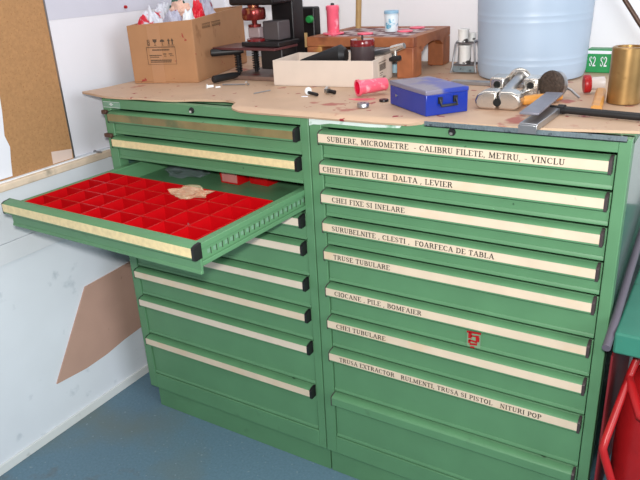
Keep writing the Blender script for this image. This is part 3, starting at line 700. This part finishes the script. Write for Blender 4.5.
m.prism(pts, lambda x, y: (x, y, 0), lambda x, y: (x, y, 0.0006))
tag(m.build('red_spill', PINKP, loc=(0.770, 0.1735, TZ2-0.0004), rot=(0, 0, .3)), 'thin pink spill beside the lying pink cup', 'spill', kind='stuff')
m = MB().lathe([(0.006, 0.011), (0.013, 0.011), (0.0145, 0.009), (0.0145, 0.001), (0.013, 0), (0.006, 0), (0.006, 0.011)], n=28)
tag(m.build('steel_ring', STEEL, loc=(0.8204, 0.0862, TZ2)), 'small thick steel ring on the worktop in front of the pink cup', 'ring')
m = MB().lathe([(0.004, 0.005), (0.011, 0.005), (0.012, 0.003), (0.012, 0), (0.004, 0), (0.004, 0.005)], n=24)
tag(m.build('dark_washer', BLACKM, loc=(0.8353, 0.1687, TZ2)), 'dark washer half hidden at the left of the blue metal box', 'washer')
def bolt(loc, rz, l, r, label, hm=CHROME, sm=BLACKM, name='bolt'):
    t = thing(name, label, 'bolt', loc, rz)
    MB().lathe([(0, 0), (r*1.9, 0), (r*1.9, r*1.5), (0, r*1.5)], n=6, M=Matrix.Rotation(PI/2, 3, 'Y'), c=(0, 0, r*1.65)).build('head', hm, t)
    MB().tube([(r*1.4, 0, r*1.5), (l, 0, r*1.05)], r, 10).build('shank', sm, t)
    return t
t = bolt((0.595, 0.189, TZ2), -0.35, 0.045, 0.0046, 'dark bolt with a white washer on the worktop below the cream tray')
MB().lathe([(0, 0), (0.0105, 0), (0.0105, 0.004), (0, 0.004)], n=20, M=Matrix.Rotation(PI/2, 3, 'Y'), c=(0.004, 0, 0.0105)).build('washer', WHITEP, t)
bolt((0.640, 0.215, TZ2), -0.1, 0.030, 0.0055, 'short dark bolt with bright head below the right half of the cream tray')
tag(MB().tube([(0.4413, 0.156, TZ2+0.0015), (0.460, 0.209, TZ2+0.002)], 0.0016, 8).build('nail', STEEL), 'thin nail on the worktop below the left corner of the cream tray', 'nail')
tag(MB().prism([(0, 0), (0.014, 0.002), (0.016, 0.008), (0.004, 0.007)], lambda x, y: (x, y, 0), lambda x, y: (x, y, 0.002)).build('paper_scrap', PAPER, loc=(0.598, 0.156, TZ2)), 'tiny white scrap beside the dark bolt with the white washer', 'scrap')
t = thing('thin_rod', 'thin steel rod with a small nut lying below the black machine', 'rod', (0.256, 0.2476, TZ2), 0.32)
MB().tube([(0, 0, 0.0025), (0.085, 0, 0.0025)], 0.0022, 8).build('rod', STEEL, t)
MB().lathe([(0, 0), (0.006, 0), (0.006, 0.006), (0, 0.006)], n=6, M=Matrix.Rotation(PI/2, 3, 'Y'), c=(0.074, 0, 0.0052)).build('nut', CHROME, t)
t = thing('wall_plug', 'small white plug at the left below the black machine levers', 'plug', (0.2397, 0.1965, TZ2), 0.9)
MB().tube([(0, 0, 0.004), (0.018, 0, 0.004)], 0.0042, 10).build('plug', WHITEP, t)
MB().tube([(-0.003, 0.0, 0.005), (0.0, 0, 0.0045)], 0.007, 10).build('collar', WHITEP, t)
tag(MB().tube([(0.2654, 0.2033, TZ2+0.002), (0.274, 0.215, TZ2+0.002)], 0.0025, 8).build('white_peg', WHITEP), 'tiny white peg right of the small white plug', 'peg')

# ------------------------------------------------------------------ blue metal box
BL = thing('blue_metal_box', 'small blue enamelled metal box with a black handle at the front of the worktop', 'box', (0.866, 0.141, TZ2), -0.662)
bw, bd, bh = 0.176, 0.107, 0.057
MB().box(0, bw, 0, bd, 0, bh-0.010).build('box_body', BLUEM, BL, bevel=0.002)
MB().box(-0.0015, bw+0.0015, -0.0015, bd+0.0015, bh-0.011, bh).build('lid', BLUET, BL, bevel=0.0025)
h = MB()
h.tube([(bw+0.003, 0.034, 0.034), (bw+0.009, 0.034, 0.022), (bw+0.009, 0.074, 0.022), (bw+0.003, 0.074, 0.034)], 0.0032, 8)
h.box(bw, bw+0.004, 0.030, 0.040, 0.026, 0.040); h.box(bw, bw+0.004, 0.068, 0.078, 0.026, 0.040)
h.build('handle', BLACK, BL)
MB().lathe([(0, 0.0025), (0.003, 0.002), (0.003, 0), (0, 0)], n=12, M=Matrix.Rotation(PI/2, 3, 'X'), c=(0.035, -0.0005, 0.026)).build('rivet', STEEL, BL)

# ------------------------------------------------------------------ little rack with tins
RK = thing('tin_rack', 'small metal rack holding white tins between the stand and the pale blue drum', 'rack', (0.843, 0.617, TZ2), 0.12)
rw, rd = 0.068, 0.072
for x in (0, rw):
    s_ = 1 if x == 0 else -1
    MB().tube([(x-s_*0.004, -0.002, 0.003), (x, 0.0, 0.02), (x+s_*0.006, 0.010, 0.084), (x+s_*0.008, 0.018, 0.090), (x+s_*0.008, rd-0.018, 0.090), (x+s_*0.006, rd-0.01, 0.084), (x, rd, 0.003)], 0.0028, 8).build('side_frame', STEEL, RK)
MB().box(0.006, rw-0.006, 0.010, rd-0.010, 0.0855, 0.0885).build('top_shelf', GREYM, RK)
MB().box(0.001, rw-0.001, 0.004, rd-0.004, 0.0225, 0.0255).build('lower_shelf', GREYM, RK)
MB().box(0.001, rw-0.001, -0.001, 0.002, 0.004, 0.022).build('front_strip', GALV, RK)
def tin(x, y, z, r, h_, label):
    t = thing('paint_tin', label, 'tin', (x, y, z), 0, 'white tins on the small rack')
    MB().lathe([(0, 0), (r, 0), (r, h_*.86), (0, h_*.86)], n=24).build('tin_body', CANW, t)
    MB().lathe([(r, h_*.86), (r*1.09, h_*.87), (r*1.09, h_*.97), (r*.9, h_), (0, h_*.98)], n=24).build('lid', CANW, t)
tin(0.8645, 0.648, TZ2+0.0888, 0.0155, 0.038, 'white tin on top of the small rack, left and taller of the two')
tin(0.884, 0.670, TZ2+0.0888, 0.0105, 0.024, 'shorter white tin behind the taller one on top of the small rack')
tin(0.8700, 0.650, TZ2+0.0258, 0.0175, 0.055, 'white tin on the lower shelf of the small rack')

# ------------------------------------------------------------------ pale blue drum, green pack, brass cylinder
DR = thing('plastic_drum', 'large pale blue plastic drum standing on the worktop against the white wall', 'drum', (1.0695, 0.642, TZ2))
prof = [(0, 0), (0.134, 0), (0.143, 0.004), (0.1470, 0.016)]
dr_ = lambda z: 0.1475+0.034*z
for k in range(1, 25):
    z = 0.016*k+0.008
    if k in (2, 3, 9, 10, 16, 17): prof += [(dr_(z), z), (dr_(z)+0.0005, z+0.0025), (dr_(z)+0.0005, z+0.005), (dr_(z), z+0.0075)]
    else: prof += [(dr_(z), z)]
prof += [(0.162, 0.40), (0.167, 0.402), (0.167, 0.412), (0.159, 0.414), (0.157, 0.40), (0.142, 0.01), (0, 0.01)]
MB().lathe(prof, n=96).build('drum_body', BUCKET, DR)
GB = thing('green_pack', 'green and white printed pack standing behind the brass cylinder', 'pack', (1.2045, 0.722, TZ2), -0.03)
gw = 0.105
MB().box(0, gw, 0, 0.05, 0, 0.064).build('pack_body', GREENB, GB, bevel=0.001)
o = MB().box(-0.0003, gw+0.0003, -0.0006, 0.0506, 0.052, 0.0606).build('white_band', PAPER, GB); o['label'] = 'white band near the top'
m = MB()
text_mb('S2', 0.019, 0.026, lambda u, v: (0.008+u, -0.0008, 0.018+v), m, 1.0)
text_mb('S2', 0.019, 0.026, lambda u, v: (0.038+u, -0.0008, 0.018+v), m, 1.0)
text_mb('S2', 0.019, 0.026, lambda u, v: (0.068+u, -0.0008, 0.018+v), m, 1.0)
m.build('lettering', PAPER, GB, smooth=False)
m = MB().lathe([(0, 0), (0.034, 0), (0.0360, 0.002), (0.0360, 0.121), (0.0335, 0.1235), (0.026, 0.1235), (0.026, 0.119), (0, 0.119)], n=40)
tag(m.build('brass_cylinder', BRASS, loc=(1.3675, 0.312, TZ2)), 'heavy brass cylinder at the right end of the worktop', 'cylinder')
tag(MB().tube([(1.2195, 0.84, 1.355), (1.3185, 0.84, 1.2185), (1.4065, 0.84, TZ2+0.006)], 0.0065, 10).build('dark_rod', mat('dark_brown_rod', (84, 60, 48), .4, .2, .1, 20)), 'dark thin rod leaning on the white back wall behind the brass cylinder', 'rod')
# red cap reel, amber block
t = thing('tape_reel', 'red reel with a clear core lying between drum and brass cylinder', 'reel', (1.2642, 0.400, TZ2), 0)
Q = Vector((0, 0, 1)).rotation_difference(Vector((0.93, 0.35, 0.05)).normalized()).to_matrix()
MB().lathe([(0, 0), (0.020, 0), (0.0215, 0.002), (0.0215, 0.014), (0.020, 0.016), (0, 0.016)], c=(-0.002, 0, 0.0222), M=Q).build('red_end', REDD, t)
MB().lathe([(0.015, 0.016), (0.0155, 0.046), (0.014, 0.048), (0, 0.048)], c=(-0.002, 0, 0.0222), M=Q).build('clear_core', mat('clear_core_plastic', (196, 186, 182), .2, 0, .05, 30), t)
m = MB(); a = Vector((1.3341, 0.1727, TZ2)); b = Vector((1.3064, 0.384, TZ2)); d = (b-a).normalized(); n_ = Vector((d.y, -d.x, 0))
prof = [(-0.011, 0.0), (0.011, 0.0), (0.011, 0.014), (0.007, 0.018), (-0.007, 0.018), (-0.011, 0.014)]
m.prism(prof, lambda u, z: a+n_*u+Vector((0, 0, z)), lambda u, z: b+n_*u+Vector((0, 0, z)))
tag(m.build('wooden_block', WOODL, bevel=0.001), 'amber coloured wooden handle block lying beside the brass cylinder', 'block')

# ------------------------------------------------------------------ flat bars, bearing puller, wire cup brush, scraper, clamp
tag(MB().box(-0.15, 0.15, -0.0125, 0.0125, 0, 0.010).build('steel_bar', STEEL, loc=(1.058, 0.447, TZ2), rot=(0, 0, -0.03), bevel=0.001), 'flat steel bar lying in front of the pale blue drum', 'bar')
CL = thing('bearing_puller', 'chrome two piece puller block with a screw shaft in front of the drum', 'tool', (1.127, 0.150, TZ2), 0.05)
for s_ in (-1, 1):
    m = MB().prism([(s_*0.002, 0.0), (s_*0.040, 0.0), (s_*0.050, 0.008), (s_*0.052, 0.020), (s_*0.046, 0.034), (s_*0.030, 0.041), (s_*0.002, 0.041)], lambda x, z: (x, 0.0, z), lambda x, z: (x, 0.046, z))
    m.build('jaw_block', CHROME, CL, bevel=0.005, seg=3)
    m = MB().prism([(0.040, 0.0), (0.19, 0.0), (0.19, 0.018), (0.14, 0.026), (0.040, 0.030)], lambda y, z: (s_*0.026, y, z), lambda y, z: (s_*0.044, y, z))
    m.build('side_rail', CHROME, CL, bevel=0.003)
    m = MB().box(s_*0.022 if s_ > 0 else -0.058, 0.058 if s_ > 0 else -0.022, 0.150, 0.215, 0.0, 0.047)
    pad = m.build('rear_pad', CHROME, CL, bevel=0.005, seg=3)
    MB().lathe([(0, 0.0005), (0.0085, 0.0005), (0.0085, -0.002), (0, -0.002)], n=20, M=Matrix.Rotation(PI/2, 3, 'X'), c=(s_*0.040, 0.150, 0.030)).build('bolt_hole', DARK, pad)
MB().lathe([(0, 0), (0.009, 0), (0.009, -0.003), (0, -0.003)], n=20, M=Matrix.Rotation(PI/2, 3, 'X'), c=(0.0, -0.0015, 0.017)).build('socket_hole', DARK, CL)
MB().tube([(0, 0.046, 0.022), (0, 0.225, 0.038)], 0.0125, 20).build('screw_shaft', STEEL, CL)
MB().tube([(0.024*math.cos(a), 0.215, 0.024+0.030*math.sin(a)) for a in [PI*k/14 for k in range(15)]], 0.0085, 12).build('yoke', CHROME, CL)

BR = thing('cup_brush', 'dark wire cup brush with a steel cup and shank resting behind the grey scraper', 'brush', (1.2027, 0.3088, TZ2), 0)
ax = Vector((0.86, 0.50, 0.10)).normalized()
ax = Vector((0.42, 0.90, -0.10)).normalized()
Q = Vector((0, 0, 1)).rotation_difference(ax).to_matrix()
cc = (0, 0, 0.0330)
MB().lathe([(0, -0.004), (0.012, -0.0045), (0.024, -0.004), (0.0315, -0.001), (0.0335, 0.006), (0.030, 0.020)], c=cc, M=Q, n=36).build('bristles', BRISTLE, BR)
MB().lathe([(0.0302, 0.012), (0.0315, 0.014), (0.0315, 0.026), (0.020, 0.036), (0.008, 0.038), (0, 0.038)], c=cc, M=Q, n=36).build('steel_cup', STEEL, BR)
a = Vector(cc)+ax*0.037
MB().tube([a, a+Vector((0.030, -0.012, -0.010)), a+Vector((0.052, -0.02, -0.026))], 0.003, 10).build('shank', STEEL, BR)

# file with a wooden handle and grey blade resting on the steel clamp
FL = thing('hand_file', 'flat grey steel file with an orange wooden handle at the front right of the worktop', 'file', (1.19, 0.235, TZ2), 0)
Lf = lambda x, y, z: Vector((x-1.19, y-0.235, z-TZ2))
MB().tube([Lf(1.165, 0.205, TZ2+0.012), Lf(1.170, 0.212, TZ2+0.012), Lf(1.19, 0.235, TZ2+0.012), Lf(1.235, 0.285, TZ2+0.012)], [0.006, 0.0105, 0.0115, 0.009], 16).build('handle', WOODL, FL)
def plank(a, b, w, th, nm, m_, par, up=Vector((0, 0, 1))):
    d = (b-a).normalized(); s_ = d.cross(up).normalized()*w/2; u = s_.cross(d).normalized()*th
    MB().hexa([a-s_, a+s_, b+s_, b-s_, a-s_+u, a+s_+u, b+s_+u, b-s_+u]).build(nm, m_, par, bevel=0.0012)
GR = thing('flat_scraper', 'flat grey steel blade lying across the clamp and the orange handled file', 'blade', (1.238, 0.02, TZ2+0.02), 0)
Lg = lambda x, y, z: Vector((x-1.238, y-0.02, z-TZ2-0.02))
plank(Lg(1.2385, -0.002, 1.1245), Lg(1.2335, 0.232, 1.1235), 0.038, 0.0045, 'blade', mat('grey_ground_steel', (132, 130, 140), .4, .5, .08, 60), GR)
CP = thing('bar_clamp', 'steel jaw with a long black bar lying along the front right edge', 'clamp', (1.25, 0.10, TZ2), 0)
Lc = lambda x, y, z: Vector((x-1.25, y-0.10, z-TZ2))
plank(Lc(1.2435, -0.0215, TZ2+0.0008), Lc(1.250, 0.150, TZ2+0.0008), 0.036, 0.014, 'jaw', STEEL, CP)
MB().hexa([Lc(*q_) for q_ in ((1.2255, -0.0275, 1.0925), (1.2615, -0.0275, 1.0925), (1.2615, -0.0215, 1.0925), (1.2255, -0.0215, 1.0925), (1.2255, -0.0275, 1.1095), (1.2615, -0.0275, 1.1095), (1.2615, -0.0215, 1.1095), (1.2255, -0.0215, 1.1095))]).build('jaw_lip', STEEL, CP, bevel=0.001)
MB().tube([Lc(1.245, 0.150, TZ2+0.0105), Lc(1.48, 0.118, TZ2+0.0095)], 0.0080, 16).build('black_bar', BLACK, CP)
m = MB().tube([Lc(1.262, 0.148, TZ2+0.011), Lc(1.276, 0.146, TZ2+0.011)], 0.0105, 16); m.build('collar', BLACKM, CP)

# ------------------------------------------------------------------ right of the cabinets
GT = thing('machine_table', 'blue green metal machine table close to the right side of the right cabinet', 'table', (1.75, 0.3, 0))
tz = 0.712
MB().box(1.452-1.75, 2.1-1.75, -0.055-0.3, 0.75-0.3, tz-0.048, tz).build('table_top', BENCHG, GT, bevel=0.005)
for x in (1.50, 2.02):
    for y in (0.42, 0.68): MB().box(x-1.75, x+0.05-1.75, y-0.3, y+0.05-0.3, 0, tz-0.048).build('leg', BENCHG, GT)
PI_ = MB().tube([(1.4433, -0.085, 0.690), (1.4443, 0.0, 0.712), (1.4443, 0.16, 0.755), (1.4448, 0.40, 0.815), (1.4458, 0.70, 0.87)], 0.0085, 12)
tag(PI_.build('grey_pipe', PIPE), 'grey pipe running between the right cabinet and the blue green table', 'pipe')
RT_ = thing('red_gas_bottle', 'red steel cylinder below the blue green table', 'cylinder', (1.578, 0.075, 0))
MB().lathe([(0, 0), (0.10, 0), (0.108, 0.012), (0.110, 0.05), (0.110, 0.50), (0.104, 0.535), (0.085, 0.56), (0.04, 0.575), (0, 0.577)], n=40).build('cylinder_body', REDD, RT_)
MB().tube([(0, 0, 0.57), (0, 0, 0.60)], 0.02, 16).build('neck', STEEL, RT_)
RF = thing('bent_bar_stand', 'bent red flat bar frame in front of the red cylinder beside the right cabinet', 'frame', (1.47, -0.10, 0))
MB().tube([(0.028, 0.16, 0.63), (0.014, 0.12, 0.57), (-0.004, 0.01, 0.478), (-0.006, 0.0, 0.462), (0.0, -0.004, 0.445), (0.018, -0.006, 0.395), (0.060, -0.006, 0.32), (0.10, -0.006, 0.26), (0.12, -0.006, 0.0)], 0.0085, 10).build('bent_bar', REDD, RF)
MB().box(-0.022, -0.018, 0.075, 0.50, 0.18, 0.64).build('added_reflection_plate', mat('red_reflection_plate', (112, 24, 30), .6, 0, .1, 12), RF)  # plate added to give the glossy cabinet side a dark red reflection
MB().tube([(0.014, 0.12, 0.57), (0.05, 0.05, 0.53), (0.16, 0.0, 0.50), (0.30, 0.03, 0.50), (0.31, 0.0, 0.0)], 0.0100, 10).build('cross_bar', REDD, RF)
